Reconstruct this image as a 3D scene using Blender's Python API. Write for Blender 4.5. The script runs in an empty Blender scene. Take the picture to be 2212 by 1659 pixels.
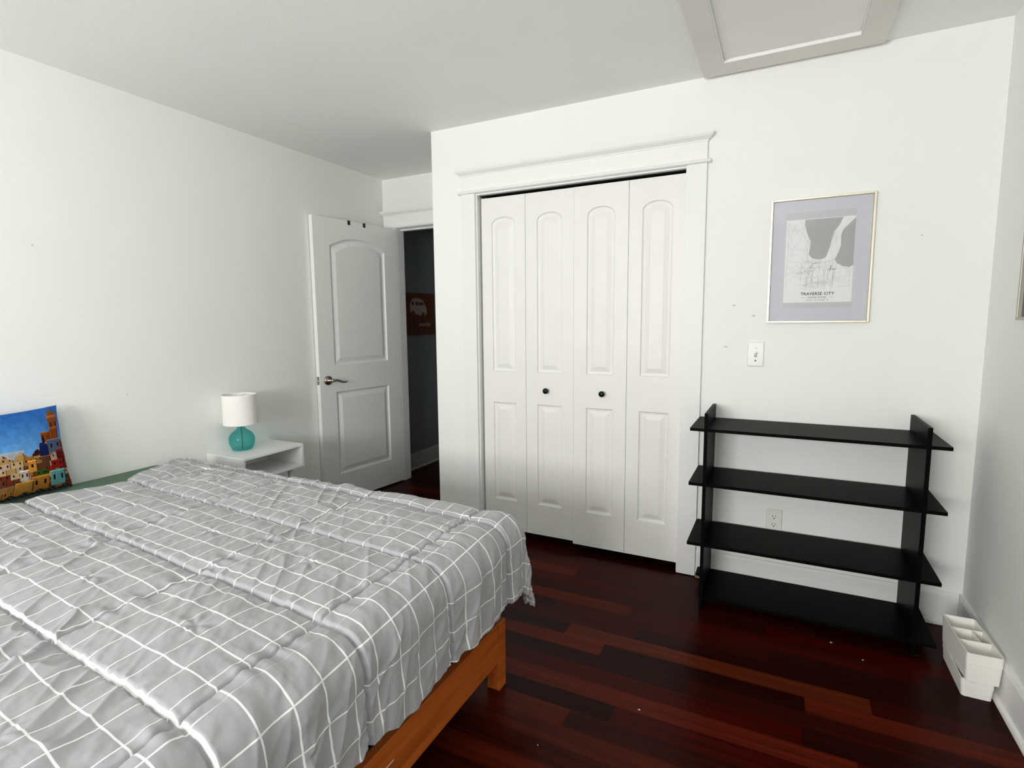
import bpy, bmesh, math, random
import numpy as np
from mathutils import Vector, Matrix

S = bpy.context.scene
COL = S.collection
random.seed(7)

# ------------------------------------------------------------------ camera
F_PX = 1164.39
YAW, PITCH, ROLL = math.radians(26.6816), math.radians(-6.6013), math.radians(-0.5408)
CAM_H = 1.3129
fwd = Vector((-math.sin(YAW)*math.cos(PITCH), math.cos(YAW)*math.cos(PITCH), math.sin(PITCH)))
rgt = Vector((math.cos(YAW), math.sin(YAW), 0))
upv = rgt.cross(fwd)
r2 = rgt*math.cos(ROLL) + upv*math.sin(ROLL)
u2 = -rgt*math.sin(ROLL) + upv*math.cos(ROLL)
cd = bpy.data.cameras.new('camera')
cam = bpy.data.objects.new('camera', cd)
COL.objects.link(cam)
m = Matrix(((r2.x, u2.x, -fwd.x, 0), (r2.y, u2.y, -fwd.y, 0), (r2.z, u2.z, -fwd.z, CAM_H), (0, 0, 0, 1)))
cam.matrix_world = m
cd.sensor_fit = 'HORIZONTAL'
cd.sensor_width = 36.0
cd.lens = 36.0*F_PX/2212.0
cd.clip_start = 0.02
S.camera = cam

# ------------------------------------------------------------------ view, world, window light
S.view_settings.view_transform = 'Standard'
S.view_settings.look = 'None'
S.view_settings.gamma = 1.0
S.view_settings.use_curve_mapping = False
S.view_settings.exposure = -0.19
S.cycles.diffuse_bounces = 8
S.cycles.max_bounces = 14
S.cycles.transparent_max_bounces = 12
S.cycles.sample_clamp_indirect = 6.0

w = bpy.data.worlds.new('overcast_sky')
S.world = w
w.use_nodes = True
bg = w.node_tree.nodes['Background']
bg.inputs[0].default_value = (0.86, 0.93, 1.0, 1)
bg.inputs[1].default_value = 1.6

def area(name, loc, rot, sx, sy, power, color):
    l = bpy.data.lights.new(name, 'AREA')
    l.shape = 'RECTANGLE'; l.size = sx; l.size_y = sy; l.energy = power; l.color = color
    o = bpy.data.objects.new(name, l); COL.objects.link(o)
    o.location = loc; o.rotation_euler = rot
    return o

# room constants
TD = .080                        # depth of the wall around the room doorway
XL, XR, XE = -2.911, 0.7285, -1.9306
YC, YD, YB = 2.7967, 3.5195, -2.3
H = 2.44
# rear wall window (behind the camera) and the added side fill
WX0, WX1, WZ0, WZ1 = -1.95, -0.35, 0.8, 2.15
SY0, SY1 = -1.95, -0.85      # second window, unseen, added in the right wall to brighten the bed foot
area('window_daylight', ((WX0+WX1)/2, YB-0.22, (WZ0+WZ1)/2+0.05), (math.radians(90+30), 0, 0), 1.55, 1.3, 208, (1.0, 0.985, 0.97))
area('side_window_fill', (XR+0.30, (SY0+SY1)/2, (WZ0+WZ1)/2+0.05), (math.radians(90+22), 0, math.radians(90)), 1.05, 1.3, 36, (1.0, 0.985, 0.97))

# ------------------------------------------------------------------ helpers
def tag(o, label=None, cat=None, group=None, kind=None):
    if label: o['label'] = label
    if cat: o['category'] = cat
    if group: o['group'] = group
    if kind: o['kind'] = kind
    return o

def empty(name, loc=(0, 0, 0), rotz=0, label=None, cat=None, group=None, kind=None):
    o = bpy.data.objects.new(name, None); COL.objects.link(o)
    o.location = loc; o.rotation_euler = (0, 0, rotz); o.empty_display_size = 0.05
    return tag(o, label, cat, group, kind)

def obj(name, bm, mat, parent=None, bevel=0, smooth=False, seg=2):
    me = bpy.data.meshes.new(name)
    bmesh.ops.recalc_face_normals(bm, faces=bm.faces[:])
    bm.to_mesh(me); bm.free()
    mats = mat if isinstance(mat, (list, tuple)) else [mat]
    for x in mats: me.materials.append(x)
    o = bpy.data.objects.new(name, me); COL.objects.link(o)
    if smooth:
        for p in me.polygons: p.use_smooth = True
    if bevel:
        b = o.modifiers.new('bevel', 'BEVEL'); b.width = bevel; b.segments = seg
        b.limit_method = 'ANGLE'; b.angle_limit = math.radians(40)
    if parent: o.parent = parent
    return o

def struct(name, bm, mat, bevel=0, parent=None, label=None, cat=None):
    o = obj(name, bm, mat, parent, bevel)
    if not parent: tag(o, label, cat, kind='structure')
    return o

def box(bm, x0, x1, y0, y1, z0, z1, mi=0):
    v = [bm.verts.new(p) for p in ((x0,y0,z0),(x1,y0,z0),(x1,y1,z0),(x0,y1,z0),(x0,y0,z1),(x1,y0,z1),(x1,y1,z1),(x0,y1,z1))]
    for f in ((3,2,1,0),(4,5,6,7),(0,1,5,4),(1,2,6,5),(2,3,7,6),(3,0,4,7)):
        fc = bm.faces.new([v[i] for i in f]); fc.material_index = mi
    return bm

def B(*a):
    bm = bmesh.new()
    if isinstance(a[0], (tuple, list)):
        for t in a: box(bm, *t)
    else: box(bm, *a)
    return bm

def prism(bm, pts, axis, a, b, mi=0):
    """extrude 2D polygon pts along axis 0/1/2 between a and b."""
    def P(p, t):
        if axis == 0: return (t, p[0], p[1])
        if axis == 1: return (p[0], t, p[1])
        return (p[0], p[1], t)
    A = [bm.verts.new(P(p, a)) for p in pts]; Bv = [bm.verts.new(P(p, b)) for p in pts]
    f = [bm.faces.new(A), bm.faces.new(Bv[::-1])]
    n = len(pts)
    for i in range(n): f.append(bm.faces.new((A[i], A[(i+1) % n], Bv[(i+1) % n], Bv[i])))
    for q in f: q.material_index = mi
    return bm

def lathe(bm, prof, c=(0, 0, 0), n=40, axis='z', cap=True):
    rings = []
    for r, h in prof:
        ring = []
        for i in range(n):
            a = 2*math.pi*i/n
            if axis == 'z': p = (c[0]+r*math.cos(a), c[1]+r*math.sin(a), c[2]+h)
            elif axis == 'y': p = (c[0]+r*math.cos(a), c[1]+h, c[2]+r*math.sin(a))
            else: p = (c[0]+h, c[1]+r*math.cos(a), c[2]+r*math.sin(a))
            ring.append(bm.verts.new(p))
        rings.append(ring)
    for a, b in zip(rings, rings[1:]):
        for i in range(n): bm.faces.new((a[i], a[(i+1) % n], b[(i+1) % n], b[i]))
    if cap:
        bm.faces.new(rings[0]); bm.faces.new(rings[-1])
    return bm

def tube(bm, pts, r, n=10):
    pts = [Vector(p) for p in pts]; rs = r if isinstance(r, (list, tuple)) else [r]*len(pts)
    rings = []
    for i, p in enumerate(pts):
        t = (pts[min(i+1, len(pts)-1)]-pts[max(i-1, 0)]).normalized()
        a = Vector((0, 0, 1)) if abs(t.z) < .9 else Vector((1, 0, 0))
        s = t.cross(a).normalized(); q = s.cross(t)
        rings.append([bm.verts.new(p+(s*math.cos(2*math.pi*k/n)+q*math.sin(2*math.pi*k/n))*rs[i]) for k in range(n)])
    for a, b in zip(rings, rings[1:]):
        for i in range(n): bm.faces.new((a[i], a[(i+1) % n], b[(i+1) % n], b[i]))
    bm.faces.new(rings[0]); bm.faces.new(rings[-1])
    return bm

# ------------------------------------------------------------------ materials
def mat(name, col, rough=0.6, spec=0.5, metal=0.0, bump=None, coat=0.0, var=None):
    """bump=(scale, strength, distance); var=(scale, amount) subtle albedo mottling"""
    M = bpy.data.materials.new(name); M.use_nodes = True
    nt = M.node_tree; p = nt.nodes['Principled BSDF']
    p.inputs['Base Color'].default_value = (*col, 1)
    p.inputs['Roughness'].default_value = rough
    p.inputs['Metallic'].default_value = metal
    p.inputs['Specular IOR Level'].default_value = spec
    p.inputs['Coat Weight'].default_value = coat
    tc = nt.nodes.new('ShaderNodeTexCoord')
    if var:
        n = nt.nodes.new('ShaderNodeTexNoise'); n.inputs['Scale'].default_value = var[0]; n.inputs['Detail'].default_value = 4
        nt.links.new(tc.outputs['Object'], n.inputs['Vector'])
        r = nt.nodes.new('ShaderNodeMapRange'); r.inputs['From Min'].default_value = .3; r.inputs['From Max'].default_value = .7
        r.inputs['To Min'].default_value = 1-var[1]; r.inputs['To Max'].default_value = 1
        nt.links.new(n.outputs['Fac'], r.inputs['Value'])
        mx = nt.nodes.new('ShaderNodeMix'); mx.data_type = 'RGBA'; mx.blend_type = 'MULTIPLY'; mx.inputs[0].default_value = 1
        mx.inputs[6].default_value = (*col, 1)
        nt.links.new(r.outputs[0], mx.inputs[7]); nt.links.new(mx.outputs[2], p.inputs['Base Color'])
    if bump:
        n = nt.nodes.new('ShaderNodeTexNoise'); n.inputs['Scale'].default_value = bump[0]; n.inputs['Detail'].default_value = 5
        nt.links.new(tc.outputs['Object'], n.inputs['Vector'])
        b = nt.nodes.new('ShaderNodeBump'); b.inputs['Strength'].default_value = bump[1]; b.inputs['Distance'].default_value = bump[2]
        nt.links.new(n.outputs['Fac'], b.inputs['Height']); nt.links.new(b.outputs['Normal'], p.inputs['Normal'])
    return M

M_WALL = mat('wall_paint', (.835, .845, .82), .75, .3, bump=(260, .25, .0012), var=(1.3, .03))
M_CEIL = mat('ceiling_paint', (.90, .91, .89), .85, .2, bump=(180, .3, .0015), var=(1.0, .05))
M_TRIM = mat('white_trim_paint', (.80, .80, .785), .45, .25, bump=(90, .12, .0006))
M_HATCH = mat('hatch_trim_paint', (.74, .71, .68), .45, .4, var=(5, .05))
M_HATCHP = mat('hatch_panel_paint', (.86, .85, .82), .6, .3, var=(3, .05))
M_DOOR = mat('door_paint', (.80, .80, .785), .32, .5, bump=(160, .15, .0005))
M_BIFOLD = mat('bifold_paint', (.79, .79, .765), .42, .3, bump=(160, .15, .0005), var=(7, .03))
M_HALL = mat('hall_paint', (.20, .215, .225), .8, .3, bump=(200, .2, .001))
M_DARK = mat('closet_gap_shade', (.04, .038, .035), .9, .1, var=(4, .1))  # closet shade put into the wall colour
M_BLACK = mat('black_shelf_stain', (.0036, .0039, .0033), .38, .02, bump=(60, .08, .0005), var=(12, .35))
M_STRAP = mat('black_metal', (.006, .006, .006), .4, .4, bump=(50, .05, .0003))
M_NICKEL = mat('brushed_nickel', (.36, .31, .27), .28, .5, metal=1.0, bump=(300, .1, .0002))
M_STEEL = mat('bright_steel', (.75, .75, .74), .2, .5, metal=1.0, bump=(300, .1, .0002))
M_KNOB = mat('dark_knob', (.004, .0035, .003), .35, .2, bump=(80, .05, .0003))
M_WHITE = mat('white_lacquer', (.80, .81, .79), .35, .5, bump=(60, .05, .0004))
M_PLASTIC = mat('switch_plastic', (.76, .77, .72), .3, .5, bump=(60, .04, .0003))
M_SLOT = mat('dark_slot', (.012, .012, .01), .7, .2, bump=(60, .04, .0003))
M_BOX = mat('white_organizer', (.86, .85, .80), .55, .3, bump=(120, .2, .0006), var=(9, .04))
M_SHADE = mat('lamp_shade_linen', (.84, .83, .79), .9, .1, bump=(700, .3, .0006))
M_GREEN = mat('sage_green_sheet', (.13, .21, .15), .9, .1, bump=(350, .3, .001), var=(6, .08))
M_PAPER = mat('map_paper', (.80, .81, .80), .7, .3, var=(40, .02))
M_MATB = mat('reflection_tinted_mat', (.60, .60, .645), .8, .2, var=(30, .02))  # lavender tint is the glass reflection put into the board colour
M_MATB2 = mat('inner_grey_mat', (.55, .555, .58), .8, .2, var=(30, .02))
M_WATER = mat('map_water_grey', (.42, .435, .435), .8, .2, var=(60, .04))  # lightened to carry the glare on the picture glass
M_ROAD = mat('map_road_grey', (.55, .56, .57), .8, .2, var=(60, .04))
M_INK = mat('black_ink', (.01, .01, .01), .8, .2, var=(60, .04))
M_INKG = mat('grey_ink', (.14, .14, .15), .8, .2, var=(60, .04))
M_FRAME = mat('champagne_frame', (.74, .70, .56), .3, .5, metal=.75, bump=(200, .05, .0003))
M_FRAMED = mat('pewter_frame', (.36, .34, .29), .35, .5, metal=.7, bump=(200, .05, .0003))
M_SCUFF = mat('wall_scuff', (.60, .60, .57), .8, .2, var=(60, .2))
M_BEIGE = mat('bare_wood_edge', (.34, .25, .17), .8, .2, var=(60, .4))
M_SUB = mat('subfloor_wood', (.03, .005, .003), .6, .2, var=(20, .2))
M_SCRAP = mat('paper_scrap', (.85, .80, .70), .8, .2, var=(90, .1))
M_CREAM = mat('sign_cream_paint', (.42, .34, .31), .8, .2, var=(90, .25))
M_THREAD = mat('dark_thread', (.03, .03, .03), .8, .2, var=(90, .25))

def wood_mat(name, c1, c2, rough, axis='Y', scale=1.0, coat=0.0, knots=False):
    M = bpy.data.materials.new(name); M.use_nodes = True
    nt = M.node_tree; p = nt.nodes['Principled BSDF']; L = nt.links.new
    tc = nt.nodes.new('ShaderNodeTexCoord'); mp = nt.nodes.new('ShaderNodeMapping')
    s = [30*scale]*3; s['XYZ'.index(axis)] = 1.8*scale
    mp.inputs['Scale'].default_value = s
    L(tc.outputs['Object'], mp.inputs['Vector'])
    n = nt.nodes.new('ShaderNodeTexNoise'); n.inputs['Scale'].default_value = 1; n.inputs['Detail'].default_value = 6; n.inputs['Distortion'].default_value = .6
    L(mp.outputs[0], n.inputs['Vector'])
    r = nt.nodes.new('ShaderNodeValToRGB')
    r.color_ramp.elements[0].position = .3; r.color_ramp.elements[0].color = (*c2, 1)
    r.color_ramp.elements[1].position = .68; r.color_ramp.elements[1].color = (*c1, 1)
    L(n.outputs['Fac'], r.inputs[0])
    last = r.outputs[0]
    if knots:
        v = nt.nodes.new('ShaderNodeTexVoronoi'); v.inputs['Scale'].default_value = 5.5
        L(tc.outputs['Object'], v.inputs['Vector'])
        k = nt.nodes.new('ShaderNodeMapRange'); k.inputs['From Min'].default_value = .03; k.inputs['From Max'].default_value = .16
        k.inputs['To Min'].default_value = .45; k.inputs['To Max'].default_value = 1
        L(v.outputs['Distance'], k.inputs['Value'])
        mx = nt.nodes.new('ShaderNodeMix'); mx.data_type = 'RGBA'; mx.blend_type = 'MULTIPLY'; mx.inputs[0].default_value = 1
        L(last, mx.inputs[6]); L(k.outputs[0], mx.inputs[7]); last = mx.outputs[2]
    L(last, p.inputs['Base Color'])
    p.inputs['Roughness'].default_value = rough
    p.inputs['Coat Weight'].default_value = coat
    b = nt.nodes.new('ShaderNodeBump'); b.inputs['Strength'].default_value = .15; b.inputs['Distance'].default_value = .0006
    L(n.outputs['Fac'], b.inputs['Height']); L(b.outputs[0], p.inputs['Normal'])
    return M

M_BED = wood_mat('honey_pine', (.56, .140, .022), (.36, .070, .010), .34, 'Y', 1.0, knots=True)
M_BEDX = wood_mat('honey_pine_long', (.56, .140, .022), (.36, .070, .010), .34, 'X', 1.0, knots=True)
M_SIGN = wood_mat('sign_board_wood', (.16, .045, .014), (.06, .015, .005), .7, 'Z', 1.0)

def attr_mat(name, attr, rough, spec, grain_axis=None, coat=0.0, bump=.1):
    M = bpy.data.materials.new(name); M.use_nodes = True
    nt = M.node_tree; p = nt.nodes['Principled BSDF']; L = nt.links.new
    a = nt.nodes.new('ShaderNodeAttribute'); a.attribute_name = attr
    last = a.outputs['Color']
    tc = nt.nodes.new('ShaderNodeTexCoord')
    mp = nt.nodes.new('ShaderNodeMapping'); L(tc.outputs['Object'], mp.inputs['Vector'])
    n = nt.nodes.new('ShaderNodeTexNoise'); n.inputs['Detail'].default_value = 5; n.inputs['Scale'].default_value = 1
    L(mp.outputs[0], n.inputs['Vector'])
    if grain_axis is not None:
        s = [70, 70, 70]; s[grain_axis] = 2.2
        mp.inputs['Scale'].default_value = s
        r = nt.nodes.new('ShaderNodeMapRange'); r.inputs['From Min'].default_value = .25; r.inputs['From Max'].default_value = .75
        r.inputs['To Min'].default_value = .5; r.inputs['To Max'].default_value = 1.45
        L(n.outputs['Fac'], r.inputs['Value'])
    else:
        mp.inputs['Scale'].default_value = (60, 60, 60)
        r = nt.nodes.new('ShaderNodeMapRange'); r.inputs['From Min'].default_value = .3; r.inputs['From Max'].default_value = .7
        r.inputs['To Min'].default_value = .8; r.inputs['To Max'].default_value = 1.1
        L(n.outputs['Fac'], r.inputs['Value'])
    mx = nt.nodes.new('ShaderNodeMix'); mx.data_type = 'RGBA'; mx.blend_type = 'MULTIPLY'; mx.inputs[0].default_value = 1
    L(last, mx.inputs[6]); L(r.outputs[0], mx.inputs[7]); L(mx.outputs[2], p.inputs['Base Color'])
    p.inputs['Roughness'].default_value = rough; p.inputs['Specular IOR Level'].default_value = spec
    p.inputs['Coat Weight'].default_value = coat; p.inputs['Coat Roughness'].default_value = .12
    b = nt.nodes.new('ShaderNodeBump'); b.inputs['Strength'].default_value = bump; b.inputs['Distance'].default_value = .0005
    L(n.outputs['Fac'], b.inputs['Height']); L(b.outputs[0], p.inputs['Normal'])
    return M

M_FLOOR = attr_mat('cherry_floorboards', 'plank', .28, .05, 0, bump=.12)
M_CUSH = attr_mat('printed_cushion_fabric', 'print', .85, .15, None, bump=.4)

def glass_pane_mat(name, tint=(1, 1, 1)):
    M = bpy.data.materials.new(name); M.use_nodes = True
    nt = M.node_tree; nt.nodes.remove(nt.nodes['Principled BSDF'])
    out = nt.nodes['Material Output']
    t = nt.nodes.new('ShaderNodeBsdfTransparent'); t.inputs[0].default_value = (*tint, 1)
    g = nt.nodes.new('ShaderNodeBsdfGlossy'); g.inputs['Roughness'].default_value = .02
    fr = nt.nodes.new('ShaderNodeFresnel'); fr.inputs[0].default_value = 1.45
    mx = nt.nodes.new('ShaderNodeMixShader')
    nt.links.new(fr.outputs[0], mx.inputs[0]); nt.links.new(t.outputs[0], mx.inputs[1]); nt.links.new(g.outputs[0], mx.inputs[2])
    nt.links.new(mx.outputs[0], out.inputs['Surface'])
    return M
M_GLASS = glass_pane_mat('clear_glass')
M_TEAL = bpy.data.materials.new('teal_glass'); M_TEAL.use_nodes = True
_nt = M_TEAL.node_tree; _p = _nt.nodes['Principled BSDF']
_p.inputs['Base Color'].default_value = (.24, .58, .57, 1); _p.inputs['Roughness'].default_value = .06
_p.inputs['Specular IOR Level'].default_value = .7
_tr = _nt.nodes.new('ShaderNodeBsdfTransparent'); _tr.inputs[0].default_value = (.58, .86, .85, 1)
_n = _nt.nodes.new('ShaderNodeTexNoise'); _n.inputs['Scale'].default_value = 18
_mr = _nt.nodes.new('ShaderNodeMapRange'); _mr.inputs['To Min'].default_value = .05; _mr.inputs['To Max'].default_value = .17
_mx = _nt.nodes.new('ShaderNodeMixShader')
_nt.links.new(_n.outputs['Fac'], _mr.inputs['Value']); _nt.links.new(_mr.outputs[0], _mx.inputs[0])
_nt.links.new(_tr.outputs[0], _mx.inputs[1]); _nt.links.new(_p.outputs[0], _mx.inputs[2])
_nt.links.new(_mx.outputs[0], _nt.nodes['Material Output'].inputs['Surface'])

# comforter fabric: grey with thin white window-pane lines, from UV in grid cells
M_COMF = bpy.data.materials.new('grey_grid_cotton'); M_COMF.use_nodes = True
def _comf():
    nt = M_COMF.node_tree; L = nt.links.new; p = nt.nodes['Principled BSDF']
    uv = nt.nodes.new('ShaderNodeUVMap'); uv.uv_map = 'grid'
    sp = nt.nodes.new('ShaderNodeSeparateXYZ'); L(uv.outputs[0], sp.inputs[0])
    def line(sock, half):
        pp = nt.nodes.new('ShaderNodeMath'); pp.operation = 'PINGPONG'; pp.inputs[1].default_value = .5
        L(sock, pp.inputs[0])
        r = nt.nodes.new('ShaderNodeMapRange'); r.inputs['From Min'].default_value = half-.008; r.inputs['From Max'].default_value = half+.008
        r.inputs['To Min'].default_value = 1; r.inputs['To Max'].default_value = 0
        L(pp.outputs[0], r.inputs['Value']); return r.outputs[0]
    a = line(sp.outputs[0], .018); b = line(sp.outputs[1], .028)
    mxm = nt.nodes.new('ShaderNodeMath'); mxm.operation = 'MAXIMUM'; L(a, mxm.inputs[0]); L(b, mxm.inputs[1])
    mc = nt.nodes.new('ShaderNodeMix'); mc.data_type = 'RGBA'
    mc.inputs[6].default_value = (.365, .365, .38, 1); mc.inputs[7].default_value = (.90, .90, .89, 1)
    L(mxm.outputs[0], mc.inputs[0]); L(mc.outputs[2], p.inputs['Base Color'])
    p.inputs['Roughness'].default_value = .75; p.inputs['Specular IOR Level'].default_value = .25
    p.inputs['Sheen Weight'].default_value = .15
    tc = nt.nodes.new('ShaderNodeTexCoord')
    n = nt.nodes.new('ShaderNodeTexNoise'); n.inputs['Scale'].default_value = 45; n.inputs['Detail'].default_value = 6
    L(tc.outputs['Object'], n.inputs['Vector'])
    bb = nt.nodes.new('ShaderNodeBump'); bb.inputs['Strength'].default_value = .35; bb.inputs['Distance'].default_value = .003
    L(n.outputs['Fac'], bb.inputs['Height']); L(bb.outputs[0], p.inputs['Normal'])
_comf()

# ------------------------------------------------------------------ setting: floor
def build_floor():
    rnd = random.Random(11)
    PW = .083; Y0 = 1.515
    dark = (.125, .0210, .0095); mid = (.175, .0320, .0140); bright = (.265, .076, .031); ochre = (.32, .120, .045); red = (.19, .0225, .0085)
    pal = [dark, dark, mid, mid, mid, red, red, bright]
    over = {0: [(-9, -.593, bright), (-.593, .9, mid)], 1: [(-1.0, -.456, dark), (-.456, .30, red)],
            2: [(-1.6, -.95, ochre), (-.95, .25, bright)], 3: [(-1.4, .107, red), (.107, .9, dark)],
            4: [(-1.2, -.259, dark), (-.259, .5, mid)], -1: [(-1.0, -.2, bright), (-.2, .35, red), (.35, .9, dark)],
            5: [(-1.5, -.597, bright), (-.597, .12, dark)], 6: [(-1.6, -.775, dark), (-.775, .32, ochre), (.32, 1, mid)],
            -2: [(-1.1, .15, mid), (.15, .9, red)], -3: [(-1.1, -.35, bright), (-.35, .9, red)],
            7: [(-1.6, -.5, mid), (-.5, .9, dark)], 8: [(-1.6, -.9, dark), (-.9, .0, mid), (0, .9, dark)]}
    bm = bmesh.new(); cl = bm.loops.layers.color.new('plank')
    def plank(x0, x1, y0, y1, c):
        g = .0002
        v = [bm.verts.new((x, y, 0)) for x, y in ((x0+g, y0+g), (x1-g, y0+g), (x1-g, y1-g), (x0+g, y1-g))]
        f = bm.faces.new(v)
        j = 1+rnd.uniform(-.12, .12)
        for l in f.loops: l[cl] = (c[0]*j, c[1]*j, c[2]*j, 1)
    k0 = int((YB-.2-Y0)/PW)-1; k1 = int((5.6-Y0)/PW)+1
    for k in range(k0, k1):
        y = Y0+k*PW; ov = over.get(k, [])
        x = XL-.3
        end0 = max(ov[0][0], XL-.3) if ov else 99
        while x < min(end0, XR+.25)-1e-4:
            nx = min(x+rnd.uniform(.35, 1.2), end0, XR+.25)
            plank(x, nx, y, y+PW, rnd.choice(pal)); x = nx
        for a, b, c in ov:
            a = max(a, XL-.3); plank(a, min(b, XR+.25), y, y+PW, c); x = b
        while ov and x < XR+.25-1e-4:
            nx = min(x+rnd.uniform(.35, 1.2), XR+.25)
            plank(x, nx, y, y+PW, rnd.choice(pal)); x = nx
    # dark subfloor seen in the hairline seams
    o = struct('floor', bm, M_FLOOR, label='reddish brown glossy hardwood plank floor of the bedroom', cat='floor')
    sub = obj('subfloor', B(XL-.3, XR+.25, YB-.2, 5.7, -.05, -.0008), M_SUB, o)
    return o
build_floor()

# ------------------------------------------------------------------ ceiling with attic hatch opening
HX0, HX1, HY0, HY1 = -.286, .226, 1.885, 2.645
def build_ceiling():
    bm = bmesh.new()
    X0, X1, Y0, Y1 = XL-.25, XR+.15, YB-.2, 5.7
    for r in ((X0, HX0, Y0, Y1), (HX1, X1, Y0, Y1), (HX0, HX1, Y0, HY0), (HX0, HX1, HY1, Y1)):
        box(bm, r[0], r[1], r[2], r[3], H, H+.12)
    struct('ceiling', bm, M_CEIL, label='flat white painted bedroom ceiling', cat='ceiling')
    h = empty('attic_hatch', ((HX0+HX1)/2, (HY0+HY1)/2, H), 0, 'framed attic access hatch in the ceiling near closet wall', 'hatch')
    def loc(o): o.parent = h; o.matrix_parent_inverse = Matrix.Translation(-Vector(h.location)); return o
    T = .092; zb = H-.020; zi = H+.006
    bm = bmesh.new()   # mitred casing
    def strip(p):
        a = [bm.verts.new((x, y, zb)) for x, y in p]; b = [bm.verts.new((x, y, H-.0005)) for x, y in p]
        bm.faces.new(a); bm.faces.new(b)
        for i in range(4): bm.faces.new((a[i], a[(i+1) % 4], b[(i+1) % 4], b[i]))
    i0, i1, j0, j1 = HX0, HX1, HY0, HY1
    o0, o1, q0, q1 = HX0-T, HX1+T, HY0-T, HY1+.118
    strip([(o0, q0), (i0, j0), (i0, j1), (o0, q1)]); strip([(o1, q0), (i1, j0), (i1, j1), (o1, q1)])
    strip([(o0, q1), (i0, j1), (i1, j1), (o1, q1)]); strip([(o0, q0), (i0, j0), (i1, j0), (o1, q0)])
    loc(obj('hatch_casing', bm, M_HATCH, None, .0015))
    bm = bmesh.new()   # inner stop lining
    t = .004
    box(bm, i0+.0005, i0+t, j0+.0005, j1-.0005, zb, zi); box(bm, i1-t, i1-.0005, j0+.0005, j1-.0005, zb, zi)
    box(bm, i0+t, i1-t, j0+.0005, j0+t, zb, zi); box(bm, i0+t, i1-t, j1-t, j1-.0005, zb, zi)
    loc(obj('hatch_lining', bm, M_TRIM))
    loc(obj('hatch_panel', B(i0+.007, i1-.007, j0+.007, j1-.007, zi-.012, zi+.006), M_HATCHP))
build_ceiling()

# ------------------------------------------------------------------ walls
CO0, CO1, COZ = -1.6285, -.4485, 2.052       # closet opening
struct('wall_left', B(XL-.15, XL, YB-.15, YD+TD, 0, H), M_WALL, label='plain white wall behind the bed head', cat='wall')
bm = bmesh.new()
box(bm, XE+.12, CO0, YC, YC+.115, 0, H); box(bm, CO1, XR+.15, YC, YC+.115, 0, H); box(bm, CO0, CO1, YC, YC+.115, COZ, H)
box(bm, XE, XE+.12, YC, YD, 0, H)
struct('wall_closet', bm, M_WALL, label='white wall holding the closet doors and the framed map', cat='wall')
DX0, DX1, DZ = -2.777, -2.0, 2.052           # room doorway in far wall
bm = bmesh.new()
box(bm, XL, DX0-.02, YD, YD+TD, 0, H); box(bm, DX1+.02, XE+.12, YD, YD+TD, 0, H); box(bm, DX0-.02, DX1+.02, YD, YD+TD, DZ+.018, H)
struct('wall_far', bm, M_WALL, label='short white wall above the open room door', cat='wall')
struct('wall_right', B((XR, XR+.15, SY1, YC, 0, H), (XR, XR+.15, YB-.15, SY0, 0, H), (XR, XR+.15, SY0, SY1, 0, WZ0), (XR, XR+.15, SY0, SY1, WZ1, H)), M_WALL, label='white wall at the right edge of the photo', cat='wall')
bm = bmesh.new()
box(bm, XL, WX0, YB-.15, YB, 0, H); box(bm, WX1, XR, YB-.15, YB, 0, H); box(bm, WX0, WX1, YB-.15, YB, 0, WZ0); box(bm, WX0, WX1, YB-.15, YB, WZ1, H)
struct('wall_rear', bm, M_WALL, label='white wall with the window behind the viewer', cat='wall')
# hall beyond the doorway
HXL = -2.93
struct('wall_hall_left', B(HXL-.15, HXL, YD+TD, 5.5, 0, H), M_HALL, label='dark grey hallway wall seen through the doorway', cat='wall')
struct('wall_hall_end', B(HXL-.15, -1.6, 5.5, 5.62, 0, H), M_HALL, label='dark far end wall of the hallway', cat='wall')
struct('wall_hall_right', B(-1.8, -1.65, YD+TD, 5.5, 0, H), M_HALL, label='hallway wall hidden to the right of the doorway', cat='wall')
# closet interior, coloured near-black so the door gaps read as shade
bm = bmesh.new()
box(bm, XE+.122, -.10, 3.42, 3.5, 0, H); box(bm, -.16, -.10, YC+.116, 3.42, 0, H); box(bm, XE+.122, XE+.15, YC+.116, 3.42, 0, H)
struct('wall_closet_inside', bm, M_DARK, label='inside of the closet behind the bifold doors, shade put in its colour', cat='wall')

# window in the rear wall
wn = empty('window_1', ((WX0+WX1)/2, YB-.08, WZ0), 0, 'white double-hung window behind the viewer', 'window', kind='structure')
def wl(o): o.parent = wn; o.matrix_parent_inverse = Matrix.Translation(-Vector(wn.location)); return o
bm = bmesh.new(); yw0, yw1 = YB-.11, YB-.06; xm = (WX0+WX1)/2; zm = (WZ0+WZ1)/2
for x0, x1 in ((WX0, WX0+.05), (WX1-.05, WX1), (xm-.035, xm+.035)): box(bm, x0, x1, yw0, yw1, WZ0, WZ1)
for x0, x1 in ((WX0+.05, xm-.035), (xm+.035, WX1-.05)):
    for z0, z1 in ((WZ0, WZ0+.06), (zm-.02, zm+.02), (WZ1-.05, WZ1)): box(bm, x0, x1, yw0, yw1, z0, z1)
wl(obj('window_frame', bm, M_TRIM, None))
wl(obj('window_pane', B(WX0+.04, WX1-.04, YB-.087, YB-.083, WZ0+.05, WZ1-.04), M_GLASS))
wl(obj('window_sill', B(WX0-.06, WX1+.06, YB+.001, YB+.05, WZ0-.03, WZ0), M_TRIM, None, .004))

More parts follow.
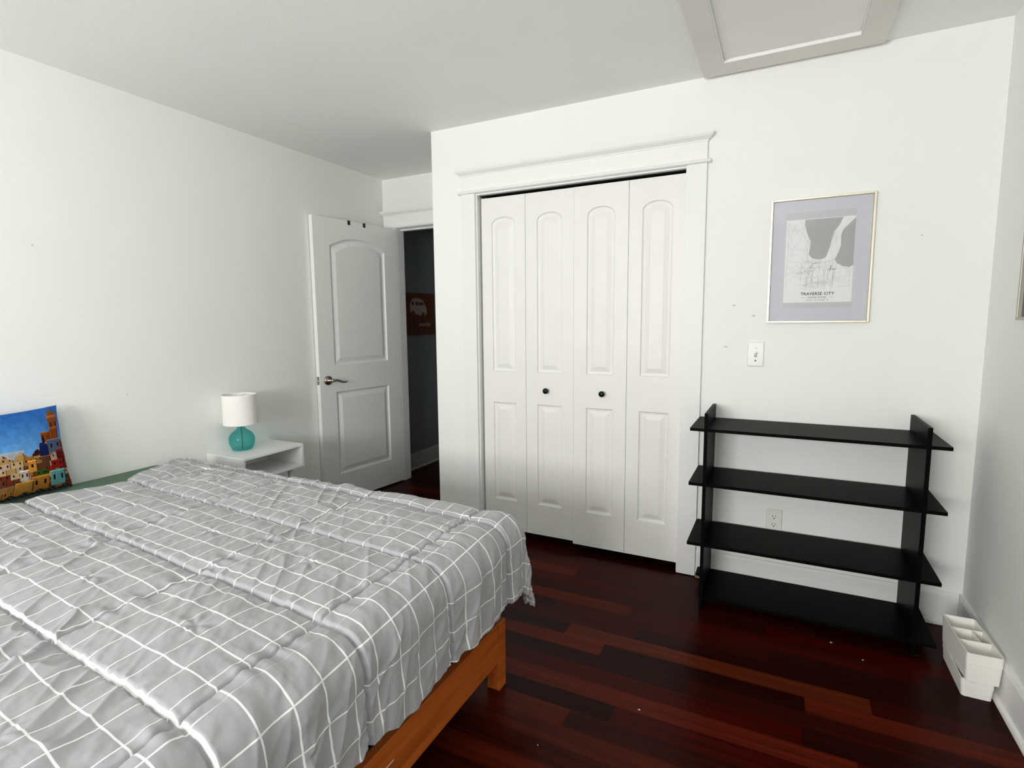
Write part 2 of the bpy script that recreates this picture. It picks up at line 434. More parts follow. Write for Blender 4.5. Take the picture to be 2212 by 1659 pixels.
wn2 = empty('added_side_window', (XR+.08, (SY0+SY1)/2, WZ0), 0, 'added unseen side window in the right wall, brightening the bed foot', 'window', kind='structure')
def wl2(o): o.parent = wn2; o.matrix_parent_inverse = Matrix.Translation(-Vector(wn2.location)); return o
bm = bmesh.new(); xa, xb = XR+.06, XR+.11
for y0, y1 in ((SY0, SY0+.05), (SY1-.05, SY1)): box(bm, xa, xb, y0, y1, WZ0, WZ1)
for z0, z1 in ((WZ0, WZ0+.06), (zm-.02, zm+.02), (WZ1-.05, WZ1)): box(bm, xa, xb, SY0+.05, SY1-.05, z0, z1)
wl2(obj('window_frame', bm, M_TRIM, None))
wl2(obj('window_pane', B(XR+.083, XR+.087, SY0+.04, SY1-.04, WZ0+.05, WZ1-.04), M_GLASS))
wl2(obj('window_sill', B(XR-.05, XR-.001, SY0-.05, SY1+.05, WZ0-.03, WZ0), M_TRIM, None, .004))

# scuffs and filler marks on the walls
def blob(name, parent, axis, at, c, rx, rz, mat_, seed):
    rn = random.Random(seed); bm = bmesh.new(); vs = []
    for i in range(14):
        a = 2*math.pi*i/14; k = rn.uniform(.6, 1.1)
        u, v = c[0]+rx*k*math.cos(a), c[1]+rz*k*math.sin(a)
        vs.append(bm.verts.new((u, at, v) if axis == 1 else (at, u, v)))
    bm.faces.new(vs)
    r = bmesh.ops.extrude_face_region(bm, geom=bm.faces[:])
    d = Vector((0, -.0004, 0)) if axis == 1 else Vector((.0004, 0, 0))
    bmesh.ops.translate(bm, verts=[g for g in r['geom'] if isinstance(g, bmesh.types.BMVert)], vec=d)
    return obj(name, bm, mat_, parent)
wc = bpy.data.objects['wall_closet']; wl_ = bpy.data.objects['wall_left']
for i, (x, z, rx, rz) in enumerate(((-.246, 1.183, .012, .0035), (.493, 1.652, .004, .004), (-.066, 1.69, .006, .03), (-.13, 1.33, .01, .005), (-.215, 1.38, .010, .004))):
    blob('scuff_mark', wc, 1, YC, (x, z), rx, rz, M_SCUFF, i)
blob('scuff_mark', wl_, 0, XL, (1.2, 1.66), .004, .004, M_SCUFF, 9)
blob('scuff_mark', wl_, 0, XL, (1.52, .97), .002, .008, M_SCUFF, 12)

# baseboards
def baseboard(name, axis, a, b, wallpos, sgn, shoe, m_=M_TRIM, h=.145, label=None):
    """profile against a wall; axis = run direction"""
    t = .014
    prof = [(0, 0), (t, 0), (t, h-.014), (t-.002, h-.010), (t-.004, h-.004), (t-.007, h), (0, h)]
    pr = [(wallpos+sgn*x, z) for x, z in prof]
    bm = bmesh.new(); prism(bm, pr, axis, a, b)
    o = struct(name, bm, m_, label=label, cat='baseboard')
    if shoe:
        s = [(t+.0003, 0)]+[(t+.0003+.013*math.cos(i*math.pi/10), .019*math.sin(i*math.pi/10)) for i in range(6)]
        bm = bmesh.new(); prism(bm, [(wallpos+sgn*x, z) for x, z in s], axis, shoe[0], shoe[1]); obj('shoe_moulding', bm, m_, o)
    return o
baseboard('baseboard_closet', 0, -.3535, XR-.0145, YC, -1, (.05, XR-.03), label='white baseboard under the framed map wall')
baseboard('baseboard_right', 1, YB, YC, XR, -1, (YB, YC-.015), label='white baseboard and shoe moulding along the right wall')
baseboard('baseboard_left', 1, YB, YD, XL, 1, None, label='white baseboard behind the bed and nightstand')
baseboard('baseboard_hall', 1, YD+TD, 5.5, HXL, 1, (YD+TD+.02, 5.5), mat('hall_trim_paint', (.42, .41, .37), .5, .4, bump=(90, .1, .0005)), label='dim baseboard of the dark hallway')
baseboard('baseboard_rear', 0, XL+.02, XR-.02, YB, 1, None, label='white baseboard below the rear window')
bm = bmesh.new(); box(bm, -.352, -.312, YC-.030, YC-.0145, 0, .017)
struct('trim_1', bm, M_BEIGE, .002, label='bare wood chip at the foot of the closet casing', cat='trim')

# ------------------------------------------------------------------ closet casing
def casing(name, xo0, xi0, xi1, xo1, y, ztop, crown_ext, label, left=True, right=True, hl=None, hr=None, cap=None):
    e = empty(name, ((xi0+xi1)/2, y, 0), 0, label, 'trim', kind='structure')
    def ad(o): o.parent = e; o.matrix_parent_inverse = Matrix.Translation(-Vector(e.location)); return o
    if left: ad(obj('side_casing', B(xo0, xi0, y-.018, y-.0005, .004, ztop+.002), M_TRIM, None, .001))
    if right: ad(obj('side_casing', B(xi1, xo1, y-.018, y-.0005, .004, ztop+.002), M_TRIM, None, .001))
    hl = xo0 if hl is None else hl; hr = xo1 if hr is None else hr
    bz = ztop+.002
    # rounded bead fillet
    pf = [(y-.0005, bz), (y-.022, bz), (y-.029, bz+.004), (y-.031, bz+.009), (y-.029, bz+.014), (y-.022, bz+.018), (y-.0005, bz+.018)]
    bm = bmesh.new(); prism(bm, pf, 0, hl-crown_ext*.55, hr+crown_ext*.55); ad(obj('bead_moulding', bm, M_TRIM))
    ad(obj('head_board', B(hl, hr, y-.018, y-.0005, bz+.0185, bz+.097), M_TRIM))
    # crown cap, mitred returns
    prof = [(.018, .097), (.021, .099), (.022, .104), (.030, .110), (.040, .118), (.044, .124), (.046, .128), (.046, .135), (.018, .135)]
    bm = bmesh.new(); n = len(prof)
    Ls, Rs, Lb, Rb = [], [], [], []
    for d, z in prof:
        ex = (d-.018)
        Ls.append(bm.verts.new((hl-ex, y-d, bz+z))); Rs.append(bm.verts.new((hr+ex, y-d, bz+z)))
        Lb.append(bm.verts.new((hl-ex, y-.0005, bz+z))); Rb.append(bm.verts.new((hr+ex, y-.0005, bz+z)))
    for i in range(n-1):
        bm.faces.new((Ls[i], Rs[i], Rs[i+1], Ls[i+1])); bm.faces.new((Lb[i], Ls[i], Ls[i+1], Lb[i+1])); bm.faces.new((Rs[i], Rb[i], Rb[i+1], Rs[i+1]))
    bm.faces.new((Lb[-2], Ls[-2], Rs[-2], Rb[-2])); bm.faces.new((Lb[0], Rb[0], Rs[0], Ls[0])); bm.faces.new((Lb[0], Lb[-2], Rb[-2], Rb[0]))
    bmesh.ops.remove_doubles(bm, verts=bm.verts, dist=1e-6)
    ad(obj('crown_moulding', bm, M_TRIM))
    return e, ad
e, ad = casing('trim_2', -1.7215, CO0, CO1, -.3556, YC, 2.047, .03, 'white moulded casing with crown around the closet doors')
# jambs: reveal 5 mm inside casing, lining the opening depth
JX0, JX1, JZ = CO0+.008, CO1-.004, 2.041
bm = bmesh.new()
box(bm, CO0+.0005, JX0, YC-.002, YC+.115, .002, COZ-.001); box(bm, JX1, CO1-.0005, YC-.002, YC+.115, .002, COZ-.001)
box(bm, JX0, JX1, YC-.002, YC+.027, JZ, COZ-.001)
ad(obj('closet_jamb', bm, M_TRIM, None))
ad(obj('door_track', B(JX0+.001, JX1-.001, YC+.036, YC+.062, JZ-.002, COZ-.001), M_SLOT, None))
# room doorway casing
e3, ad3 = casing('trim_3', -2.865, -2.782, -1.985, XE-.001, YD, 2.052, .0, 'white casing and crown over the open room door', True, True, hl=-2.896, hr=XE-.002)
bm = bmesh.new()
box(bm, DX0-.0195, DX0-.0005, YD-.001, YD+TD+.001, .002, DZ+.017); box(bm, DX1+.0005, DX1+.0195, YD-.001, YD+TD+.001, .002, DZ+.017); box(bm, DX0-.0005, DX1+.0005, YD-.001, YD+TD+.001, DZ, DZ+.017)
box(bm, DX0+.001, DX1-.001, YD+.038, YD+TD-.002, DZ-.011, DZ)
ad3(obj('door_jamb', bm, M_TRIM, None))
ad3(obj('hall_casing', B((DX0-.09, DX0-.008, YD+TD+.0015, YD+TD+.013, .002, 2.12),), M_TRIM, None))

# ------------------------------------------------------------------ raised panel doors
def arch_poly(x0, x1, z0, zs, zp, d=0, mode='round', n=20):
    """CCW polygon inset by d, flat bottom, arched top from shoulders zs to peak zp"""
    x0 += d; x1 -= d; z0 += d; zp -= d; zs -= d*(.55 if mode == 'round' else .9)
    pts = [(x0, z0), (x1, z0)]
    for i in range(n+1):
        if mode == 'round':
            a = math.pi*i/n; t = (1-math.cos(a))/2; k = math.sin(a)
        else:
            t = i/n; k = 1-(2*t-1)**2
        pts.append((x1+(x0-x1)*t, zs+(zp-zs)*k))
    return pts
def rect_poly(x0, x1, z0, z1, d=0): return [(x0+d, z0+d), (x1-d, z0+d), (x1-d, z1-d), (x0+d, z1-d)]

def panel_door(W, z0, z1, th, panels, both=False, rings=((.0, .0), (.004, .008), (.012, .0105), (.017, .0105), (.043, .002))):
    """leaf in local coords x 0..W, front face y=0 facing -y, back y=th"""
    bm = bmesh.new()
    def face_side(y, sgn):
        outer = [bm.verts.new((x, y, z)) for x, z in rect_poly(0, W, z0, z1)]
        edges = [bm.edges.new((outer[i], outer[(i+1) % 4])) for i in range(4)]
        loops = []
        for PF in panels:
            P = PF(0)
            vs = [bm.verts.new((x, y, z)) for x, z in P]
            edges += [bm.edges.new((vs[i], vs[(i+1) % len(vs)])) for i in range(len(vs))]
            loops.append(vs)
        bmesh.ops.triangle_fill(bm, use_beauty=True, use_dissolve=False, edges=edges)
        # triangle_fill may fill holes as well: drop triangles fully inside a panel loop
        for P, vs in zip(panels, loops):
            s = set(vs)
            for f in [f for f in bm.faces if all(v in s for v in f.verts)]: bm.faces.remove(f)
            prev = vs
            for off, dep in rings[1:]:
                Q = P(off)
                cur = [bm.verts.new((x, y+sgn*dep, z)) for x, z in Q]
                for i in range(len(vs)): bm.faces.new((prev[i], prev[(i+1) % len(vs)], cur[(i+1) % len(vs)], cur[i]))
                prev = cur
            bm.faces.new(prev)
        return outer
    a = face_side(0, 1)
    if both: b = face_side(th, -1)
    else:
        b = [bm.verts.new((x, th, z)) for x, z in rect_poly(0, W, z0, z1)]; bm.faces.new(b)
    for i in range(4): bm.faces.new((a[i], a[(i+1) % 4], b[(i+1) % 4], b[i]))
    return bm

def knob(parent, x, y, z, mat_, r=.0165):
    bm = bmesh.new()
    lathe(bm, [(.007, 0), (.0065, -.012), (.010, -.014), (r*.95, -.019), (r, -.024), (r*.9, -.029), (r*.55, -.032), (.001, -.033)], (x, y, z), 24, 'y')
    return obj('knob', bm, mat_, parent, smooth=True)

yd = YC+.030
LE = [-1.612, -1.3285, -1.036, -.7365, -.447]
def pan(w):
    k = (w-.2925)/2
    return [lambda d: arch_poly(.0715+k, .2235+k, 1.02, 1.868, 1.912, d), lambda d: rect_poly(.0715+k, .2235+k, .234, .834, d)]
for pi, (ia, zb, dy, lab, kx) in enumerate(((0, .051, .0, 'left pair of white bifold closet doors with black knob', -1.197), (2, .037, -.0035, 'right pair of white bifold closet doors with black knob', -.866))):
    e = empty('door_%d' % (2+pi), (LE[ia], yd+dy, 0), 0, lab, 'closet door', 'bifold closet doors', 'structure')
    for k in (0, 1):
        x0 = LE[ia+k]; x1 = LE[ia+k+1]; W = x1-x0-.002
        o = obj('door_leaf', panel_door(W, zb, 2.0245, .030, pan(W)), M_BIFOLD, e)
        o.location = (x0-LE[ia]+.001, 0, 0)
    knob(e, kx-LE[ia], -.0002, .918, M_KNOB)

# open room door
hx, hy = -2.777, 3.508; fx, fy = -2.871, 2.735
ang = math.atan2(fy-hy, fx-hx); DW = math.hypot(fx-hx, fy-hy)
d1 = empty('door_1', (hx, hy, 0), ang, 'open white two-panel room door beside nightstand', 'door', kind='structure')
# local +x from hinge to latch; room side (east) = +y local ; front face built facing -y then flipped by placing
bm = panel_door(DW, .012, 2.044, .035, [lambda d: arch_poly(.137, .647, 1.015, 1.852, 1.921, d, 'segment'), lambda d: rect_poly(.135, .643, .215, .822, d)], both=True,
                rings=((0, 0), (.007, .008), (.014, .011), (.020, .011), (.050, .002)))
bmesh.ops.translate(bm, verts=bm.verts, vec=(0, -.035, 0))
# east face must be local +y side: rotation by ang (pointing south) puts +y local to east
obj('door_leaf', bm, M_DOOR, d1)
def lever(parent, side):
    bm = bmesh.new(); y0 = 0 if side > 0 else -.035; s = side
    lathe(bm, [(.001, 0), (.033, 0), (.033, s*.006), (.027, s*.012), (.012, s*.014), (.011, s*.040), (.001, s*.042)], (.713, y0, .912), 28, 'y', cap=False)
    o = obj('lever_handle', bm, M_NICKEL, parent, smooth=True)
    pts = [(.713, y0+s*.036, .912), (.69, y0+s*.044, .913), (.665, y0+s*.046, .912), (.645, y0+s*.046, .903), (.625, y0+s*.046, .895), (.600, y0+s*.046, .892), (.578, y0+s*.046, .895)]
    bm = bmesh.new(); tube(bm, pts, [.010, .009, .008, .007, .0065, .006, .004], 10)
    obj('lever_arm', bm, M_NICKEL, o, smooth=True)
lever(d1, 1); lever(d1, -1)
lp = obj('latch_plate', B(DW-.0003, DW+.0012, -.029, -.006, .885, .943), M_NICKEL, d1)
obj('latch_bolt', B(DW+.0012, DW+.011, -.024, -.011, .905, .923), M_STEEL, lp, .003)
# black over-the-door straps
for s_, lb in ((.468, 'black over-door hook strap nearer the door latch'), (.327, 'black over-door hook strap nearer the door hinge')):
    bm = bmesh.new(); w_ = .0115
    box(bm, s_-w_, s_+w_, .0004, .0018, 2.0155, 2.0462); box(bm, s_-w_, s_+w_, -.0368, .0004, 2.0444, 2.0462); box(bm, s_-w_, s_+w_, -.0368, -.0354, 1.99, 2.0444)
    o = obj('over_door_hook', bm, M_STRAP)
    o.location = (hx, hy, 0); o.rotation_euler = (0, 0, ang)
    tag(o, lb, 'hook', 'straps over the top of the room door')

# ------------------------------------------------------------------ hall sign
def text_mesh(name, body, size, mat_, parent, M4, spacing=1.0, bold=0.0, align='CENTER', depth=.0002):
    c = bpy.data.curves.new(name, 'FONT'); c.body = body; c.size = size; c.align_x = align; c.space_character = spacing
    c.offset = bold; c.extrude = depth; c.resolution_u = 3
    t = bpy.data.objects.new(name+'_src', c); COL.objects.link(t)
    bpy.context.view_layer.update()
    me = bpy.data.meshes.new_from_object(t.evaluated_get(bpy.context.evaluated_depsgraph_get()))
    bpy.data.objects.remove(t, do_unlink=True)
    me.materials.clear(); me.materials.append(mat_)
    me.transform(M4)
    o = bpy.data.objects.new(name, me); COL.objects.link(o); o.parent = parent
    return o
# text upright on a plane facing -y : (x,y,z)->(x, depth, y)
TY = lambda x, y, z: Matrix(((1, 0, 0, x), (0, 0, -1, y), (0, 1, 0, z), (0, 0, 0, 1)))
# text on a plane facing +x (reading toward +y)
TX = lambda x, y, z: Matrix(((0, 0, 1, x), (1, 0, 0, y), (0, 1, 0, z), (0, 0, 0, 1)))

SX = HXL+.0005
sg = empty('wooden_sign', (HXL, 3.99, 1.39), 0, 'brown wooden sign with cream camper van in dark hallway', 'sign')
bm = bmesh.new(); box(bm, .0005, .018, -.2, .205, -.185, .182); obj('sign_board', bm, M_SIGN, sg, .003)
vx = .0182
def flat(name, pts, mat_, parent, x=vx, t=.0006, axis=0):
    bm = bmesh.new(); prism(bm, pts, axis, x, x+t); return obj(name, bm, mat_, parent)
van = [(-.155, .02), (-.157, .06), (-.148, .10), (-.13, .122), (-.09, .135), (-.03, .136), (.025, .125), (.05, .10), (.066, .075), (.085, .05), (.088, .02), (.078, -.01),
       (.06, -.012), (.045, .012), (.02, .012), (.005, -.015), (-.04, -.012), (-.085, 0), (-.098, .026), (-.122, .026), (-.135, .008)]
bm = bmesh.new(); prism(bm, van, 0, vx, vx+.0006); vn = obj('van_picture', bm, M_CREAM, sg)
for a, b in ((-.137, -.100), (-.073, -.042), (-.034, -.004), (.004, .040)):
    flat('van_window', [(a, .075), (b, .073), (b-.002 if b > 0 else b, .103), (a, .105)], M_SIGN, vn, vx+.0008, .0004)
text_mesh('sign_lettering', 'wander', .062, M_CREAM, sg, TX(vx+.0004, .06, -.112), 1.0, .0002)

# ------------------------------------------------------------------ framed map
def framed(name, x0, x1, z0, z1, y, label):
    e = empty(name, ((x0+x1)/2, y, z0), 0, label, 'picture')
    ox, oz = (x0+x1)/2, z0
    a0, a1, b0, b1 = x0-ox, x1-ox, 0, z1-z0
    fw, d = .009, .020
    bm = bmesh.new()
    for q in ((a0, a0+fw, -d, -.001, b0, b1), (a1-fw, a1, -d, -.001, b0, b1), (a0+fw, a1-fw, -d, -.001, b0, b0+fw), (a0+fw, a1-fw, -d, -.001, b1-fw, b1)): box(bm, *q)
    obj('picture_frame', bm, M_FRAME, e, .0012)
    return e, ox, oz
e, ox, oz = framed('framed_map', -.073, .327, 1.2955, 1.845, YC, 'thin champagne framed grey and white city map print')
def FP(name, x0, x1, z0, z1, d0, d1, m_, parent=e): return obj(name, B(x0-ox, x1-ox, -d1, -d0, z0-oz, z1-oz), m_, parent)
FP('mat_board', -.0635, .3175, 1.305, 1.8355, .004, .008, M_MATB)
FP('inner_mat', -.0095, .2595, 1.362, 1.783, .0081, .0087, M_MATB2)
pp = FP('map_print', -.0085, .2585, 1.386, 1.752, .0088, .0092, M_PAPER)
def shape(name, pts, m_, parent, d=.0093, t=.0002):
    bm = bmesh.new(); prism(bm, [(x-ox, z-oz) for x, z in pts], 1, -d, -d-t); return obj(name, bm, m_, parent)
shape('water_area', [(.065, 1.7495), (.211, 1.7495), (.199, 1.718), (.179, 1.691), (.172, 1.656), (.167, 1.629), (.157, 1.594), (.150, 1.580), (.134, 1.574), (.116, 1.575), (.099, 1.58), (.086, 1.598), (.09, 1.630), (.090, 1.656), (.078, 1.682), (.066, 1.726)], M_WATER, pp)
shape('water_area', [(.2575, 1.745), (.2575, 1.544), (.243, 1.535), (.218, 1.54), (.196, 1.555), (.187, 1.570), (.2, 1.604), (.207, 1.627), (.206, 1.672), (.213, 1.698), (.234, 1.719)], M_WATER, pp)
bm = bmesh.new(); rn = random.Random(3)
def rd(p, q, wd):
    p = Vector((p[0]-ox, p[1]-oz)); q = Vector((q[0]-ox, q[1]-oz)); t = (q-p); 
    if t.length < 1e-5: return
    t.normalize(); n = Vector((-t.y, t.x))*wd/2
    prism(bm, [tuple(p-n), tuple(q-n), tuple(q+n), tuple(p+n)], 1, -.0093, -.00945)
def poly(pts, wd):
    for p, q in zip(pts, pts[1:]): rd(p, q, wd)
inw = lambda x, z: (.09 < x < .15 and 1.60 < z) or (.21 < x and 1.55 < z < 1.70)
def wander(x, z, a, n, st, wd, jit):
    pts = [(x, z)]
    for _ in range(n):
        a += rn.uniform(-jit, jit); x += st*math.cos(a); z += st*math.sin(a)
        if not (-.006 < x < .256 and 1.435 < z < 1.745): break
        if z > 1.575 and .088 < x < .17: break
        if z > 1.56 and x > .195: break
        pts.append((x, z))
    poly(pts, wd)
for _ in range(46): wander(rn.uniform(-.004, .09), rn.uniform(1.45, 1.735), rn.choice([0, math.pi/2])+rn.uniform(-.3, .3), 12, .008, .0007, .5)
for _ in range(60): wander(rn.uniform(.08, .19), rn.uniform(1.45, 1.57), rn.choice([0, math.pi/2, math.pi, -math.pi/2]), 9, .007, .0008, .12)
for _ in range(18): wander(rn.uniform(.16, .255), rn.uniform(1.45, 1.53), rn.choice([0, math.pi/2]), 12, .008, .0006, .1)
for _ in range(12): wander(rn.uniform(.165, .20), rn.uniform(1.60, 1.70), 1.2, 10, .007, .0007, .3)
poly([(.002, 1.72), (.004, 1.62), (.0, 1.55), (.001, 1.46)], .001); poly([(-.006, 1.515), (.05, 1.517), (.08, 1.53)], .001)
poly([(.014, 1.70), (.03, 1.712), (.05, 1.70), (.065, 1.68), (.082, 1.65), (.09, 1.63)], .001); poly([(.128, 1.57), (.128, 1.45)], .0011)
poly([(.08, 1.50), (.08, 1.44)], .001); poly([(.15, 1.53), (.25, 1.532)], .001); poly([(.15, 1.52), (.15, 1.45)], .001); poly([(.245, 1.53), (.245, 1.46)], .0008)
obj('road_lines', bm, M_ROAD, pp)
bm = bmesh.new()
for (x, z) in ((.172, 1.533), (.178, 1.530), (.184, 1.528), (.166, 1.527), (.174, 1.541), (.19, 1.53)): prism(bm, [(x-ox-.003, z-oz-.0012), (x-ox+.003, z-oz-.0012), (x-ox+.003, z-oz+.0012), (x-ox-.003, z-oz+.0012)], 1, -.0095, -.0097)
prism(bm, [(.170-ox, 1.52-oz), (.1715-ox, 1.52-oz), (.1735-ox, 1.545-oz), (.172-ox, 1.545-oz)], 1, -.0095, -.0097)
obj('district_mark', bm, M_INKG, pp)
bm = bmesh.new()
for z in (1.7065, 1.724):
    for q in ((-.006, .010, z, z+.0006), (-.006, .010, z+.016, z+.0166), (-.006, -.0054, z, z+.0166), (.0094, .010, z, z+.0166)): box(bm, q[0]-ox, q[1]-ox, -.0095, -.0093, q[2]-oz, q[3]-oz)
box(bm, .000-ox, .004-ox, -.0095, -.0093, 1.731-oz, 1.735-oz)
obj('zoom_marks', bm, M_ROAD, pp)
text_mesh('title_lettering', 'TRAVERSE CITY', .0172, M_INK, pp, TY(.127-ox, -.0094, 1.4185-oz), 1.10, .0003)
text_mesh('subtitle_lettering', 'UNITED STATES', .0096, M_INKG, pp, TY(.127-ox, -.0094, 1.4045-oz), 1.06, .0001)
text_mesh('coordinate_lettering', '44.7631\u00b0 N / 85.6206\u00b0 W', .0078, M_INKG, pp, TY(.128-ox, -.0094, 1.3935-oz), 1.08)
for ra, rb in ((.063, .081), (.173, .190)): obj('title_rule', B(ra-ox, rb-ox, -.0095, -.0093, 1.4075-oz, 1.4083-oz), M_INKG, pp)
obj('picture_glass', B(-.0635-ox, .3175-ox, -.0145, -.0130, 1.305-oz, 1.8355-oz), M_GLASS, e)

# picture on the right wall (cut by the frame edge)
e = empty('framed_print', (XR, 2.23, 1.302), 0, 'pewter framed picture on right wall cut off by photo edge', 'picture')
bm = bmesh.new(); y0, y1, z1, fw = -.20, .20, .55, .011
for q in ((y0, y0+fw, 0, z1), (y1-fw, y1, 0, z1), (y0+fw, y1-fw, 0, fw), (y0+fw, y1-fw, z1-fw, z1)): box(bm, -.022, -.001, q[0], q[1], q[2], q[3])
obj('picture_frame', bm, M_FRAMED, e, .0012)
obj('mat_board', B(-.009, -.004, y0+.010, y1-.010, .010, z1-.010), M_MATB, e)
obj('print', B(-.0096, -.0091, y0+.07, y1-.07, .08, z1-.08), M_PAPER, e)
obj('picture_glass', B(-.0155, -.014, y0+.010, y1-.010, .010, z1-.010), M_GLASS, e)

# ------------------------------------------------------------------ switch and outlet
def plate(name, x, z, w_, h_, label, cat):
    e = empty(name, (x, YC, z), 0, label, cat)
    bm = bmesh.new()
    a, b = w_/2, h_/2; pr = [(a, b, .0005), (a, b, .003), (a-.004, b-.004, .006)]
    rings = []
    for px, pz, d in pr: rings.append([bm.verts.new(v) for v in ((-px, -d, -pz), (px, -d, -pz), (px, -d, pz), (-px, -d, pz))])
    for r, s in zip(rings, rings[1:]):
        for i in range(4): bm.faces.new((r[i], r[(i+1) % 4], s[(i+1) % 4], s[i]))
    bm.faces.new(rings[0][::-1]); bm.faces.new(rings[-1])
    obj('wall_plate', bm, M_PLASTIC, e, .0008)
    return e
e = plate('light_switch', -.113, 1.149, .0715, .115, 'white toggle light switch below the framed map', 'light switch')
obj('toggle_slot', B(-.0055, .0055, -.0066, -.0061, -.012, .012), M_SLOT, e)
bm = bmesh.new(); prism(bm, [(-.0062, -.0105), (-.0068, .0105), (-.018, .0125), (-.019, .006)], 0, -.0048, .0048); obj('toggle_lever', bm, M_WHITE, e, .0008)
for z in (.030, -.030):
    bm = bmesh.new(); lathe(bm, [(.0032, -.0055), (.0032, -.0070), (.001, -.0074)], (0, 0, z), 14, 'y'); obj('plate_screw', bm, M_SLOT if z < 0 else M_NICKEL, e)
e = plate('wall_outlet', -.002, .350, .0705, .1145, 'white duplex wall outlet behind the black shelf', 'outlet')
for z in (.0195, -.0195):
    bm = bmesh.new(); pts = []
    for i in range(24):
        a = 2*math.pi*i/24; pts.append((.0165*math.cos(a), max(-.0125, min(.0125, .0165*math.sin(a)))+z))
    prism(bm, pts, 1, -.0062, -.0074); rc = obj('receptacle', bm, M_PLASTIC, e)
    bm = bmesh.new()
    box(bm, -.0078, -.0055, -.0082, -.0075, z+.000, z+.0085); box(bm, .0052, .0073, -.0082, -.0075, z+.0005, z+.0078)
    lathe(bm, [(.0028, -.0075), (.0028, -.0082)], (0, 0, z-.0062), 14, 'y')
    obj('socket_slots', bm, M_SLOT, rc)

# ------------------------------------------------------------------ black shelf unit
def build_shelf():
    e = empty('shelf_unit', (.11, 2.62, 0), 0, 'black open shelf unit with four boards against the wall', 'shelf')
    X, Y = .11, 2.62
    yf, yb = 2.462-Y, 2.776-Y
    th = .0135; ut = .015
    for xa in (-.2935, .4985):
        a = xa-X
        obj('upright_panel', B(a, a+ut, yf-.002, yb, 0.003, .905), M_BLACK, e, .0012)
    tops = [.837, .589, .3105]
    x0, x1 = -.353-X, .578-X
    for z in tops:
        bm = bmesh.new()
        # board notched around the uprights so both parts interlock
        for (p, q) in ((x0, -.2935-X-.0004), (-.2935-X+ut+.0004, .4985-X-.0004), (.4985-X+ut+.0004, x1)):
            box(bm, p, q, yf, yb, z-th, z)
        for xa in (-.2935-X, .4985-X): box(bm, xa-.0004, xa+ut+.0004, yf-.0035, yf-.0021, z-th, z)
        obj('shelf_board', bm, M_BLACK, e)
    z = .060; bm = bmesh.new()
    xl = -.2935-X-.0004
    prism(bm, [(x0+.012, 2.700-Y), (xl, 2.678-Y), (xl, yb-.004), (x0+.012, yb-.004)], 2, z-th, z)
    box(bm, -.2935-X+ut+.0004, .4985-X-.0004, yf, yb, z-th, z); box(bm, .4985-X+ut+.0004, x1, yf, yb, z-th, z)
    box(bm, .4985-X-.0004, .4985-X+ut+.0004, yf-.0035, yf-.0021, z-th, z)
    obj('shelf_board', bm, M_BLACK, e)
    for xx in (-.30-X, .515-X):
        bm = bmesh.new(); prism(bm, [(xx-.006, yf+.002), (xx+.012, yf+.004), (xx+.010, yf+.016), (xx-.004, yf+.014)], 2, 0, .0028)
        obj('felt_pad', bm, M_SLOT, e)
build_shelf()

# ------------------------------------------------------------------ stacked white organizers
def tray(name, W, D, Hh, loc, rz, label, dividers, flare=.004, rim=.002, group=None):
    e = empty(name, loc, rz, label, 'organizer', group)
    bm = bmesh.new(); t = .0028
    def rr(w_, d_, r, z, n=5):
        out = []
        for cx, cy, a0 in ((w_/2-r, -d_/2+r, -90), (w_/2-r, d_/2-r, 0), (-w_/2+r, d_/2-r, 90), (-w_/2+r, -d_/2+r, 180)):
            for i in range(n+1):
                a = math.radians(a0+90*i/n); out.append((cx+r*math.cos(a), cy+r*math.sin(a), z))
        return out
    layers = [rr(W-2*flare, D-2*flare, .010, 0), rr(W-flare*.6, D-flare*.6, .010, Hh*.62), rr(W-flare*.6+rim, D-flare*.6+rim, .010, Hh*.63), rr(W, D, .010, Hh),
              rr(W-2*t, D-2*t, .009, Hh), rr(W-2*flare-2*t, D-2*flare-2*t, .009, t)]
    L = [[bm.verts.new(p) for p in q] for q in layers]; n = len(L[0])
    for a, b in zip(L, L[1:]):
        for i in range(n): bm.faces.new((a[i], a[(i+1) % n], b[(i+1) % n], b[i]))
    bm.faces.new(L[0][::-1]); bm.faces.new(L[-1])
    obj('tray_body', bm, M_BOX, e, smooth=False)
    for q in dividers:
        bm = bmesh.new(); box(bm, *q); obj('divider', bm, M_BOX, e)
    return e
tray('organizer_box', .092, .255, .066, (.652, 2.385, .0005), 0, 'lower white organizer box standing on the floor by the wall', [])
W_, D_, H_ = .102, .272, .103; i_ = W_/2-.0045; zt = H_-.004
tray('organizer_tray', W_, D_, H_, (.6560, 2.380, .0668), math.radians(2.5), 'divided white organizer tray on top of the lower box',
     [(-i_, i_, -.036, -.0335, .003, zt), (-i_, i_, .0475, .050, .003, zt), (.014, .0165, -.0335, .0475, .003, zt)])

